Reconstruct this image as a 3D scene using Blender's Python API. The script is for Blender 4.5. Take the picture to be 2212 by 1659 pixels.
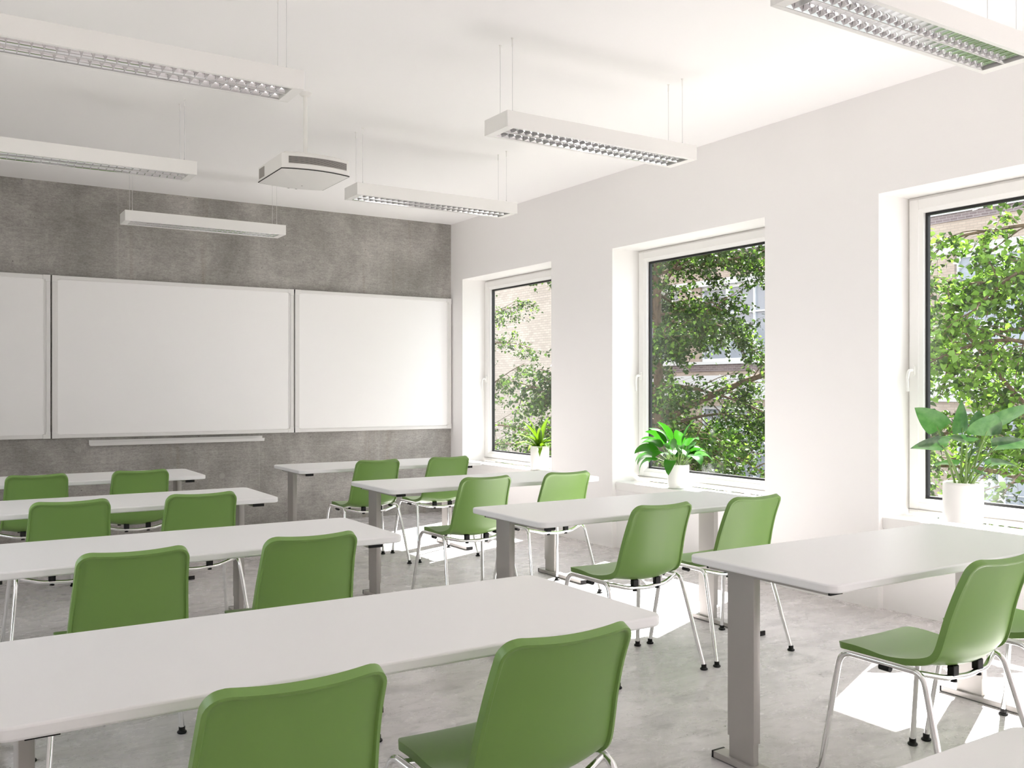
import bpy, math, random
import numpy as np
from mathutils import Vector, Matrix

for o in list(bpy.data.objects):
    bpy.data.objects.remove(o, do_unlink=True)
scn = bpy.context.scene
COL = scn.collection
PI = math.pi

# ------------------------------------------------------------------ camera
cam_data = bpy.data.cameras.new('camera')
cam = bpy.data.objects.new('camera', cam_data)
COL.objects.link(cam)
cam.location = (-5.023, -9.244, 1.37)
cam.rotation_euler = (PI/2, 0, -math.radians(32.293))
cam_data.sensor_fit = 'HORIZONTAL'
cam_data.sensor_width = 36.0
cam_data.lens = 36.0*2000.0/2212.0
cam_data.shift_y = 12.5/2212.0
cam_data.clip_start = 0.05
cam_data.clip_end = 300
scn.camera = cam

# ------------------------------------------------------------------ sky, sun, exposure
world = bpy.data.worlds.new('sky')
scn.world = world
world.use_nodes = True
wn = world.node_tree.nodes
wn['Background'].inputs[0].default_value = (0.88, 0.935, 1.0, 1)
wn['Background'].inputs[1].default_value = 3.8

sun_dir = Vector((-1.0, -0.43, -1.19)).normalized()      # direction the sunlight travels
sun_data = bpy.data.lights.new('sun', 'SUN')
sun_data.energy = 39.0
sun_data.color = (1.0, 0.945, 0.935)
sun_data.angle = math.radians(0.53)
sun = bpy.data.objects.new('sun', sun_data)
COL.objects.link(sun)
sun.rotation_euler = sun_dir.to_track_quat('-Z', 'Y').to_euler()
sun.location = (12, 5, 14)

vs = scn.view_settings
vs.view_transform = 'Standard'
vs.look = 'None'
vs.gamma = 1.0
vs.use_curve_mapping = False
vs.exposure = 0.0
cy = scn.cycles
cy.use_denoising = True
cy.max_bounces = 14
cy.diffuse_bounces = 12
cy.glossy_bounces = 6
cy.transmission_bounces = 6
cy.transparent_max_bounces = 24
cy.sample_clamp_indirect = 12.0
cy.caustics_reflective = False
cy.caustics_refractive = False

# ------------------------------------------------------------------ helpers
def tag(o, label=None, cat=None, group=None, kind=None):
    if label: o['label'] = label
    if cat: o['category'] = cat
    if group: o['group'] = group
    if kind: o['kind'] = kind
    return o

def empty(name, loc=(0, 0, 0), rz=0.0):
    o = bpy.data.objects.new(name, None)
    o.empty_display_size = 0.1
    COL.objects.link(o)
    o.location = loc
    o.rotation_euler = (0, 0, rz)
    return o

class MB:
    def __init__(s):
        s.v = []; s.f = []
    def add(s, vs_, fs_):
        n = len(s.v)
        s.v += [tuple(p) for p in vs_]
        s.f += [tuple(i+n for i in f) for f in fs_]
        return s
    def box(s, x0, x1, y0, y1, z0, z1):
        return s.add([(x0,y0,z0),(x1,y0,z0),(x1,y1,z0),(x0,y1,z0),(x0,y0,z1),(x1,y0,z1),(x1,y1,z1),(x0,y1,z1)],
                     [(0,3,2,1),(4,5,6,7),(0,1,5,4),(1,2,6,5),(2,3,7,6),(3,0,4,7)])
    def tube(s, path, r, seg=12, caps=True):
        P = [Vector(p) for p in path]
        R = r if isinstance(r, (list, tuple)) else [r]*len(P)
        T = []
        for i in range(len(P)):
            a = P[max(i-1, 0)]; b = P[min(i+1, len(P)-1)]
            T.append((b-a).normalized())
        ref = Vector((0, 0, 1)) if abs(T[0].z) < 0.9 else Vector((1, 0, 0))
        nrm = (ref - T[0]*ref.dot(T[0])).normalized()
        vs_, fs_ = [], []
        for i in range(len(P)):
            nrm = (nrm - T[i]*nrm.dot(T[i])).normalized()
            bi = T[i].cross(nrm)
            for k in range(seg):
                a = 2*PI*k/seg
                vs_.append(P[i] + (nrm*math.cos(a) + bi*math.sin(a))*R[i])
        for i in range(len(P)-1):
            for k in range(seg):
                k2 = (k+1) % seg
                fs_.append((i*seg+k, i*seg+k2, (i+1)*seg+k2, (i+1)*seg+k))
        if caps:
            fs_.append(tuple(range(seg-1, -1, -1)))
            fs_.append(tuple((len(P)-1)*seg+k for k in range(seg)))
        return s.add(vs_, fs_)
    def cyl(s, c, r, z0, z1, seg=24):
        return s.tube([(c[0], c[1], z0), (c[0], c[1], z1)], r, seg)
    def lathe(s, c, prof, seg=40, cap0=True, cap1=False):
        vs_, fs_ = [], []
        for (r, z) in prof:
            for k in range(seg):
                a = 2*PI*k/seg
                vs_.append((c[0]+r*math.cos(a), c[1]+r*math.sin(a), z))
        for i in range(len(prof)-1):
            for k in range(seg):
                k2 = (k+1) % seg
                fs_.append((i*seg+k, i*seg+k2, (i+1)*seg+k2, (i+1)*seg+k))
        if cap0: fs_.append(tuple(range(seg-1, -1, -1)))
        if cap1: fs_.append(tuple((len(prof)-1)*seg+k for k in range(seg)))
        return s.add(vs_, fs_)
    def grid(s, rows):
        m = len(rows[0]); vs_ = [p for r in rows for p in r]; fs_ = []
        for i in range(len(rows)-1):
            for j in range(m-1):
                fs_.append((i*m+j, i*m+j+1, (i+1)*m+j+1, (i+1)*m+j))
        return s.add(vs_, fs_)
    def prism(s, pts, z0, z1):
        n = len(pts)
        vs_ = [(p[0], p[1], z0) for p in pts] + [(p[0], p[1], z1) for p in pts]
        fs_ = [tuple(range(n-1, -1, -1)), tuple(range(n, 2*n))]
        for i in range(n):
            j = (i+1) % n
            fs_.append((i, j, n+j, n+i))
        return s.add(vs_, fs_)
    def ring_x(s, y0, y1, z0, z1, w, x0, x1):
        # rectangular ring lying in the yz plane, bar width w, between x0 and x1
        s.box(x0, x1, y0, y0+w, z0, z1); s.box(x0, x1, y1-w, y1, z0, z1)
        s.box(x0, x1, y0+w, y1-w, z0, z0+w); s.box(x0, x1, y0+w, y1-w, z1-w, z1)
        return s
    def build(s, name, mat, parent=None, smooth=None, bevel=0, bseg=2):
        me = bpy.data.meshes.new(name)
        me.from_pydata(s.v, [], s.f)
        me.validate()
        me.update()
        me.materials.append(mat)
        o = bpy.data.objects.new(name, me)
        COL.objects.link(o)
        if parent is not None: o.parent = parent
        if smooth is not None:
            me.polygons.foreach_set('use_smooth', [True]*len(me.polygons))
            me.set_sharp_from_angle(angle=math.radians(smooth))
        if bevel:
            m = o.modifiers.new('bevel', 'BEVEL')
            m.width = bevel; m.segments = bseg; m.limit_method = 'ANGLE'; m.angle_limit = math.radians(35)
            m.harden_normals = False
            if smooth is None:
                me.polygons.foreach_set('use_smooth', [True]*len(me.polygons))
                me.set_sharp_from_angle(angle=math.radians(50))
        return o

def fillet(pts, rads, n=6):
    P = [Vector(p) for p in pts]
    out = [P[0]]
    for i in range(1, len(P)-1):
        a = (P[i-1]-P[i]).normalized(); b = (P[i+1]-P[i]).normalized()
        r = rads[i-1] if isinstance(rads, (list, tuple)) else rads
        ang = a.angle(b)
        d = min(r/math.tan(ang/2), 0.48*(P[i-1]-P[i]).length, 0.48*(P[i+1]-P[i]).length)
        s0 = P[i]+a*d; s1 = P[i]+b*d
        for k in range(n+1):
            t = k/n
            out.append(s0*(1-t)**2 + P[i]*2*t*(1-t) + s1*t*t)
    out.append(P[-1])
    return out

def rrect(x0, x1, y0, y1, r, n=8):
    pts = []
    for (cx, cy_, a0) in ((x1-r, y1-r, 0), (x0+r, y1-r, PI/2), (x0+r, y0+r, PI), (x1-r, y0+r, 1.5*PI)):
        for k in range(n+1):
            a = a0 + PI/2*k/n
            pts.append((cx+r*math.cos(a), cy_+r*math.sin(a)))
    return pts

def children_of(o):
    return [c for c in list(bpy.data.objects) if c.parent is o]

def copy_tree(o, parent=None, kids=None):
    if kids is None:
        kids = {}
        for c in bpy.data.objects:
            if c.parent is not None: kids.setdefault(c.parent.name, []).append(c)
    c = o.copy(); COL.objects.link(c)
    if parent is not None: c.parent = parent
    for ch in kids.get(o.name, []): copy_tree(ch, c, kids)
    return c

# ------------------------------------------------------------------ materials
def mat(name, col, rough=0.5, metal=0.0, spec=0.5, **kw):
    m = bpy.data.materials.new(name); m.use_nodes = True
    b = m.node_tree.nodes['Principled BSDF']
    b.inputs['Base Color'].default_value = (*col, 1)
    b.inputs['Roughness'].default_value = rough
    b.inputs['Metallic'].default_value = metal
    b.inputs['Specular IOR Level'].default_value = spec
    for k, v in kw.items(): b.inputs[k].default_value = v
    return m

class NT:
    def __init__(s, m):
        s.m = m; s.t = m.node_tree; s.n = s.t.nodes; s.l = s.t.links
        s.b = s.n.get('Principled BSDF')
    def new(s, typ, **kw):
        n = s.n.new(typ)
        for k, v in kw.items(): setattr(n, k, v)
        return n
    def link(s, a, b): s.l.new(a, b)
    def coord(s, scale=(1, 1, 1), loc=(0, 0, 0)):
        tc = s.new('ShaderNodeTexCoord'); mp = s.new('ShaderNodeMapping')
        mp.inputs['Scale'].default_value = scale; mp.inputs['Location'].default_value = loc
        s.link(tc.outputs['Object'], mp.inputs['Vector'])
        return mp.outputs['Vector']
    def noise(s, vec, scale, detail=4, rough=0.5, dist=0.0):
        n = s.new('ShaderNodeTexNoise'); s.link(vec, n.inputs['Vector'])
        n.inputs['Scale'].default_value = scale; n.inputs['Detail'].default_value = detail
        n.inputs['Roughness'].default_value = rough; n.inputs['Distortion'].default_value = dist
        return n.outputs['Fac']
    def ramp(s, fac, stops):
        r = s.new('ShaderNodeValToRGB'); s.link(fac, r.inputs['Fac'])
        e = r.color_ramp.elements
        e[0].position, e[0].color = stops[0][0], (*stops[0][1], 1)
        e[1].position, e[1].color = stops[-1][0], (*stops[-1][1], 1)
        for p, c in stops[1:-1]:
            x = e.new(p); x.color = (*c, 1)
        return r.outputs['Color']
    def mix(s, a, b, fac, mode='MIX'):
        n = s.new('ShaderNodeMix', data_type='RGBA', blend_type=mode)
        for key, v in (('A', a), ('B', b)):
            sock = [i for i in n.inputs if i.name == key and i.type == 'RGBA'][0]
            if isinstance(v, tuple): sock.default_value = (*v, 1)
            else: s.link(v, sock)
        f = [i for i in n.inputs if i.name == 'Factor' and i.type == 'VALUE'][0]
        if isinstance(fac, (int, float)): f.default_value = fac
        else: s.link(fac, f)
        return [o for o in n.outputs if o.type == 'RGBA'][0]
    def bump(s, h, strength, dist=0.01):
        n = s.new('ShaderNodeBump'); s.link(h, n.inputs['Height'])
        n.inputs['Strength'].default_value = strength; n.inputs['Distance'].default_value = dist
        s.link(n.outputs['Normal'], s.b.inputs['Normal'])
    def math(s, op, a, b=None, c=None):
        n = s.new('ShaderNodeMath', operation=op)
        for i, v in enumerate((a, b, c)):
            if v is None: continue
            if isinstance(v, (int, float)): n.inputs[i].default_value = v
            else: s.link(v, n.inputs[i])
        return n.outputs[0]

def g3(v): return (v, v, v)

M = {}
M['plaster'] = mat('white_plaster', (0.89, 0.877, 0.868), 0.75, spec=0.25)
t = NT(M['plaster']); v = t.coord(); t.bump(t.noise(v, 160, 3), 0.05, 0.002)
M['ceiling'] = mat('ceiling_paint', (0.94, 0.932, 0.928), 0.8, spec=0.2)
t = NT(M['ceiling']); v = t.coord(); t.bump(t.noise(v, 140, 3), 0.04, 0.002)
M['sill'] = mat('sill_white', (0.86, 0.85, 0.83), 0.35)
M['pvc'] = mat('window_white', (0.85, 0.84, 0.82), 0.3)
M['gasket'] = mat('black_gasket', (0.008, 0.008, 0.009), 0.45)

# exposed concrete wall
M['concrete'] = mat('exposed_concrete', (0.26, 0.245, 0.225), 0.8, spec=0.25)
t = NT(M['concrete']); v = t.coord()
big = t.noise(v, 1.5, 7, 0.66, 0.5)
colr = t.ramp(big, [(0.3, (0.245, 0.233, 0.218)), (0.5, (0.335, 0.320, 0.301)), (0.7, (0.46, 0.441, 0.416))])
vst = t.coord((2.2, 1, 0.28)); streak = t.noise(vst, 3.0, 6, 0.62, 0.6)
colr = t.mix(colr, t.ramp(streak, [(0.3, g3(0.86)), (0.66, g3(1.10))]), 0.55, 'MULTIPLY')
stn = t.coord((3.2, 1, 0.18), (4.3, 0, 0)); stain = t.noise(stn, 1.7, 4, 0.55, 0.8)
colr = t.mix(colr, (0.235, 0.195, 0.14), t.ramp(stain, [(0.60, g3(0)), (0.76, g3(0.4))]))
wv = t.noise(t.coord((0.8, 1, 2.6)), 16, 8, 0.75)
colr = t.mix(colr, t.ramp(wv, [(0.3, g3(0.72)), (0.5, g3(1.0)), (0.7, g3(1.25))]), 0.75, 'MULTIPLY')
fine = t.noise(t.coord((1, 1, 1.6)), 48, 6, 0.75)
colr = t.mix(colr, t.ramp(fine, [(0.3, g3(0.7)), (0.5, g3(1.0)), (0.72, g3(1.28))]), 0.8, 'MULTIPLY')
grain = t.noise(v, 170, 3, 0.7)
colr = t.mix(colr, t.ramp(grain, [(0.3, g3(0.72)), (0.68, g3(1.22))]), 0.6, 'MULTIPLY')
vor = t.new('ShaderNodeTexVoronoi'); t.link(v, vor.inputs['Vector']); vor.inputs['Scale'].default_value = 9.0
pore = t.math('LESS_THAN', vor.outputs['Distance'], 0.045)
colr = t.mix(colr, (0.06, 0.055, 0.05), t.math('MULTIPLY', pore, 0.7))
vor2 = t.new('ShaderNodeTexVoronoi'); t.link(v, vor2.inputs['Vector']); vor2.inputs['Scale'].default_value = 31.0
pore2 = t.math('LESS_THAN', vor2.outputs['Distance'], 0.05)
colr = t.mix(colr, (0.09, 0.083, 0.075), t.math('MULTIPLY', pore2, 0.6))
# formwork joints and filled tie holes
tc = t.new('ShaderNodeTexCoord'); sx = t.new('ShaderNodeSeparateXYZ'); t.link(tc.outputs['Object'], sx.inputs[0])
X, Z = sx.outputs['X'], sx.outputs['Z']
jm = None
for jx in (-4.84, -3.519, -2.192, -0.888):
    d = t.math('LESS_THAN', t.math('ABSOLUTE', t.math('SUBTRACT', X, jx)), 0.006)
    jm = d if jm is None else t.math('MAXIMUM', jm, d)
for jz, xl, xr in ((0.765, -3.519, -2.192), (0.79, -2.192, -0.888), (2.93, -3.519, -0.888)):
    d = t.math('LESS_THAN', t.math('ABSOLUTE', t.math('SUBTRACT', Z, jz)), 0.004)
    d = t.math('MULTIPLY', d, t.math('MULTIPLY', t.math('GREATER_THAN', X, xl), t.math('LESS_THAN', X, xr)))
    jm = t.math('MAXIMUM', jm, t.math('MULTIPLY', d, 0.7))
jn = t.noise(v, 14, 3); jm = t.math('MULTIPLY', jm, t.ramp(jn, [(0.35, g3(0.2)), (0.6, g3(1))]))
colr = t.mix(colr, (0.46, 0.44, 0.415), t.math('MULTIPLY', jm, 0.4))
hm = None
for hx, hz in ((-2.561, 0.521), (-1.543, 0.175), (-4.45, 0.639), (-3.86, 0.82), (-2.85, 0.52), (-0.6, 0.3)):
    dx = t.math('SUBTRACT', X, hx); dz = t.math('SUBTRACT', Z, hz)
    r2 = t.math('ADD', t.math('MULTIPLY', dx, dx), t.math('MULTIPLY', dz, dz))
    d = t.math('LESS_THAN', r2, 0.028**2)
    hm = d if hm is None else t.math('MAXIMUM', hm, d)
colr = t.mix(colr, (0.40, 0.385, 0.365), t.math('MULTIPLY', hm, 0.55))
t.link(colr, t.b.inputs['Base Color'])
t.bump(t.math('ADD', t.math('MULTIPLY', fine, 0.6), t.math('MULTIPLY', t.math('MAXIMUM', pore, pore2), -0.8)), 0.25, 0.004)

# polished concrete floor
M['floor'] = mat('polished_concrete_floor', (0.5, 0.49, 0.47), 0.28, spec=0.5)
t = NT(M['floor']); v = t.coord()
big = t.noise(v, 0.8, 6, 0.62, 0.5)
colr = t.ramp(big, [(0.3, (0.56, 0.535, 0.538)), (0.5, (0.65, 0.621, 0.625)), (0.7, (0.73, 0.70, 0.704))])
mid = t.noise(t.coord((1, 1.3, 1)), 3.2, 9, 0.72, 0.25)
colr = t.mix(colr, t.ramp(mid, [(0.28, g3(0.72)), (0.5, g3(1.0)), (0.72, g3(1.12))]), 0.95, 'MULTIPLY')
rot = t.coord((1, 1, 1)); mp_ = [n for n in t.n if n.type == 'MAPPING'][-1]; mp_.inputs['Rotation'].default_value = (0, 0, 0.6); mp_.inputs['Scale'].default_value = (0.7, 2.2, 1)
scr = t.noise(rot, 7.0, 9, 0.74, 0.7)
colr = t.mix(colr, t.ramp(scr, [(0.30, g3(0.62)), (0.46, g3(0.98)), (0.7, g3(1.10))]), 0.85, 'MULTIPLY')
sp = t.noise(t.coord((1, 1, 1), (3.1, 8.2, 0)), 34, 9, 0.78, 1.2)
pat = t.noise(v, 2.3, 4, 0.6)
spm = t.math('MULTIPLY', t.ramp(sp, [(0.585, g3(0)), (0.64, g3(1))]), t.ramp(pat, [(0.44, g3(0.0)), (0.60, g3(1))]))
colr = t.mix(colr, (0.15, 0.14, 0.13), t.math('MULTIPLY', spm, 0.9))
t.link(colr, t.b.inputs['Base Color'])
t.link(t.ramp(mid, [(0.3, g3(0.34)), (0.7, g3(0.2))]), t.b.inputs['Roughness'])
t.bump(sp, 0.03, 0.002)

M['board'] = mat('whiteboard_enamel', (0.88, 0.872, 0.866), 0.3)
M['alu_white'] = mat('pale_anodised_frame', (0.75, 0.74, 0.725), 0.35, spec=0.5)
M['gap'] = mat('dark_gap', (0.02, 0.02, 0.02), 0.8)
M['laminate'] = mat('white_laminate', (0.86, 0.855, 0.86), 0.32)
M['leg'] = mat('satin_grey_metal', (0.42, 0.40, 0.38), 0.38, metal=0.25)
M['black'] = mat('black_plastic', (0.006, 0.006, 0.006), 0.5, spec=0.3)
M['green'] = mat('green_plastic_shell', (0.178, 0.318, 0.076), 0.36, spec=0.5)
M['chrome'] = mat('chrome_tube', (0.88, 0.88, 0.88), 0.1, metal=1.0)
M['lamp'] = mat('luminaire_white', (0.84, 0.83, 0.81), 0.45)
M['louvre'] = mat('mirror_louvre', (0.88, 0.88, 0.89), 0.07, metal=1.0)
M['wire'] = mat('steel_wire', (0.7, 0.7, 0.7), 0.4, metal=0.3)
M['tube'] = mat('fluorescent_tube_off', (0.85, 0.86, 0.86), 0.3)
M['proj'] = mat('projector_white', (0.80, 0.79, 0.765), 0.4)
M['vent'] = mat('vent_grey', (0.30, 0.28, 0.26), 0.55)
M['dark'] = mat('dark_seam', (0.02, 0.018, 0.016), 0.5)
M['pot'] = mat('white_ceramic', (0.84, 0.83, 0.81), 0.3)
M['soil'] = mat('potting_soil', (0.03, 0.022, 0.016), 0.95, spec=0.1)

# clear glazing: straight-through with a fresnel reflection
m = bpy.data.materials.new('window_glass'); m.use_nodes = True
nt = m.node_tree; nt.nodes.clear()
out = nt.nodes.new('ShaderNodeOutputMaterial'); mx = nt.nodes.new('ShaderNodeMixShader')
tr = nt.nodes.new('ShaderNodeBsdfTransparent'); gl = nt.nodes.new('ShaderNodeBsdfGlossy')
tr.inputs[0].default_value = (0.97, 0.985, 0.98, 1)
gl.inputs['Roughness'].default_value = 0.0
ge = nt.nodes.new('ShaderNodeNewGeometry'); dt = nt.nodes.new('ShaderNodeVectorMath'); dt.operation = 'DOT_PRODUCT'
nt.links.new(ge.outputs['Incoming'], dt.inputs[0]); nt.links.new(ge.outputs['Normal'], dt.inputs[1])
def _m(op, a, b_=None):
    n_ = nt.nodes.new('ShaderNodeMath'); n_.operation = op
    for i_, v_ in enumerate((a, b_)):
        if v_ is None: continue
        if isinstance(v_, (int, float)): n_.inputs[i_].default_value = v_
        else: nt.links.new(v_, n_.inputs[i_])
    return n_.outputs[0]
sch = _m('ADD', 0.04, _m('MULTIPLY', 0.96, _m('POWER', _m('SUBTRACT', 1.0, _m('ABSOLUTE', dt.outputs['Value'])), 5.0)))
nt.links.new(sch, mx.inputs[0]); nt.links.new(tr.outputs[0], mx.inputs[1]); nt.links.new(gl.outputs[0], mx.inputs[2])
nt.links.new(mx.outputs[0], out.inputs[0])
M['glass'] = m

def leafmat(name, c1, c2, trans, rough=0.4, scale=3.0, tw=0.4, spec=0.4):
    m = bpy.data.materials.new(name); m.use_nodes = True
    t = NT(m)
    v = t.coord(); n = t.noise(v, scale, 2)
    c = t.ramp(n, [(0.35, c1), (0.65, c2)])
    t.link(c, t.b.inputs['Base Color'])
    t.b.inputs['Roughness'].default_value = rough
    t.b.inputs['Specular IOR Level'].default_value = spec
    tl = t.new('ShaderNodeBsdfTranslucent'); tl.inputs[0].default_value = (*trans, 1)
    mx = t.new('ShaderNodeMixShader'); mx.inputs[0].default_value = tw
    o = t.n['Material Output']
    t.link(t.b.outputs[0], mx.inputs[1]); t.link(tl.outputs[0], mx.inputs[2]); t.link(mx.outputs[0], o.inputs[0])
    return m

M['leaf_tree'] = leafmat('tree_leaf', (0.018, 0.040, 0.010), (0.036, 0.070, 0.014), (0.05, 0.105, 0.012), 0.5, 2.0, 0.33, 0.25)
M['leaf_young'] = leafmat('young_tree_leaf', (0.085, 0.16, 0.026), (0.15, 0.265, 0.042), (0.19, 0.36, 0.04), 0.5, 2.0, 0.36, 0.25)
M['bark'] = mat('bark', (0.11, 0.075, 0.05), 0.9, spec=0.15)
t = NT(M['bark']); v = t.coord((6, 6, 1.5)); n = t.noise(v, 4, 5, 0.7)
t.link(t.ramp(n, [(0.3, (0.06, 0.042, 0.03)), (0.7, (0.17, 0.12, 0.08))]), t.b.inputs['Base Color'])
M['leaf_strap'] = leafmat('strap_leaf', (0.045, 0.11, 0.008), (0.085, 0.17, 0.012), (0.15, 0.28, 0.01), 0.28, 9.0, 0.3)
M['leaf_lily'] = leafmat('lily_leaf', (0.018, 0.10, 0.008), (0.04, 0.16, 0.012), (0.04, 0.22, 0.01), 0.3, 9.0, 0.3)
M['leaf_arum'] = leafmat('arum_leaf', (0.018, 0.062, 0.020), (0.085, 0.15, 0.062), (0.035, 0.11, 0.02), 0.32, 22.0, 0.2)
M['stalk'] = mat('pale_stalk', (0.16, 0.25, 0.07), 0.4)

def brick(name, c1, c2, mortar, bw=0.25, bh=0.083, axis='y'):
    m = mat(name, c1, 0.85, spec=0.15)
    t = NT(m); tc = t.new('ShaderNodeTexCoord'); sp = t.new('ShaderNodeSeparateXYZ'); cb = t.new('ShaderNodeCombineXYZ')
    t.link(tc.outputs['Object'], sp.inputs[0]); t.link(sp.outputs['Y'], cb.inputs[0]); t.link(sp.outputs['Z'], cb.inputs[1])
    b = t.new('ShaderNodeTexBrick'); t.link(cb.outputs[0], b.inputs['Vector'])
    b.inputs['Scale'].default_value = 1.0; b.inputs['Brick Width'].default_value = bw; b.inputs['Row Height'].default_value = bh
    b.inputs['Mortar Size'].default_value = 0.008; b.inputs['Color1'].default_value = (*c1, 1); b.inputs['Color2'].default_value = (*c2, 1)
    b.inputs['Mortar'].default_value = (*mortar, 1)
    n = t.noise(t.coord(), 0.6, 4)
    c = t.mix(b.outputs['Color'], t.ramp(n, [(0.3, (0.85, 0.83, 0.8)), (0.7, (1.1, 1.08, 1.06))]), 0.7, 'MULTIPLY')
    t.link(c, t.b.inputs['Base Color'])
    return m
M['brick_pale'] = brick('pale_brick', (0.345, 0.295, 0.26), (0.42, 0.365, 0.325), (0.27, 0.235, 0.215))
M['brick_pink'] = brick('pinkish_brick', (0.34, 0.275, 0.235), (0.40, 0.33, 0.28), (0.28, 0.24, 0.21))
M['brick_purple'] = brick('purple_clinker', (0.14, 0.11, 0.115), (0.19, 0.15, 0.155), (0.30, 0.27, 0.27))
M['render'] = mat('pale_render', (0.55, 0.55, 0.56), 0.7)
M['far_glass'] = mat('facade_glass', (0.27, 0.29, 0.33), 0.08, spec=0.5)
M['far_frame'] = mat('facade_frame', (0.66, 0.67, 0.69), 0.5)
M['paving'] = mat('courtyard_paving', (0.35, 0.34, 0.31), 0.9)

# ------------------------------------------------------------------ the room
H = 3.241
XL, YB = -6.3, -15.7          # left wall, rear wall
WT = 0.42                      # wall thickness on the window side
NZ = 2.594                     # lintel height
WIN = [(-0.268 - 2.6565*k) for k in range(6)]      # far jamb of each window niche; last three unseen, added to balance the brightness
WW = 1.728
b = MB(); b.box(XL-0.2, 0.45, YB-0.3, 0.2, -0.2, 0.0)
tag(b.build('floor', M['floor']), 'polished grey concrete floor with sun patches', 'floor', kind='structure')
b = MB(); b.box(XL-0.2, WT, YB-0.3, 0.2, H, H+0.2)
tag(b.build('ceiling', M['ceiling']), 'plain white ceiling', 'ceiling', kind='structure')
b = MB(); b.box(XL-0.2, WT, 0.0, 0.2, 0.0, H)
tag(b.build('wall_front', M['concrete']), 'exposed grey concrete wall behind the whiteboards', 'wall', kind='structure')
LWY = [(-4.7, -3.0), (-6.8, -5.2)]  # unseen left-wall windows, added to lift the dim left side of the room
LZ0, LZ1 = 1.0, 2.25
b = MB(); ex = [YB] + [e for w in LWY[::-1] for e in w] + [0.0]
for i in range(0, len(ex), 2): b.box(XL-0.2, XL, ex[i], ex[i+1], 0.0, H)
for (ya, yb_) in LWY: b.box(XL-0.2, XL, ya, yb_, 0.0, LZ0); b.box(XL-0.2, XL, ya, yb_, LZ1, H)
tag(b.build('wall_left', M['plaster']), 'white plastered wall on the far left, with windows added for brightness', 'wall', kind='structure')
for k, (ya, yb_) in enumerate(LWY):
    root = empty('window_%d' % (k+7), (XL-0.1, (ya+yb_)/2, LZ0)); tag(root, 'window added for brightness in the left wall, outside the picture, ' + ['nearer the whiteboards', 'farther from the whiteboards'][k], 'window', kind='structure')
    w2, hh = (yb_-ya)/2, LZ1-LZ0
    s = MB(); s.ring_x(-w2+0.001, w2-0.001, 0.001, hh-0.001, 0.07, -0.04, 0.04); s.build('frame', M['pvc'], root, bevel=0.003)
    s = MB(); s.box(-0.005, 0.005, -w2+0.065, w2-0.065, 0.065, hh-0.065); s.build('pane', M['glass'], root)
b = MB(); b.box(XL-0.2, WT, YB-0.3, YB, 0.0, H)
tag(b.build('wall_back', M['plaster']), 'white plastered wall behind the camera', 'wall', kind='structure')
b = MB()
edges = [0.0] + [e for w in WIN for e in (w, w-WW)] + [YB]
for i in range(0, len(edges), 2):
    b.box(0.0, WT, edges[i+1], edges[i], 0.0, H)            # piers
for w in WIN:
    b.box(0.0, WT, w-WW, w, NZ, H)                           # lintel
    b.box(0.045, WT, w-WW, w, 0.0, 0.50)                     # apron under the sill
tag(b.build('wall_right', M['plaster']), 'white wall with deep window niches', 'wall', kind='structure')

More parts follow.
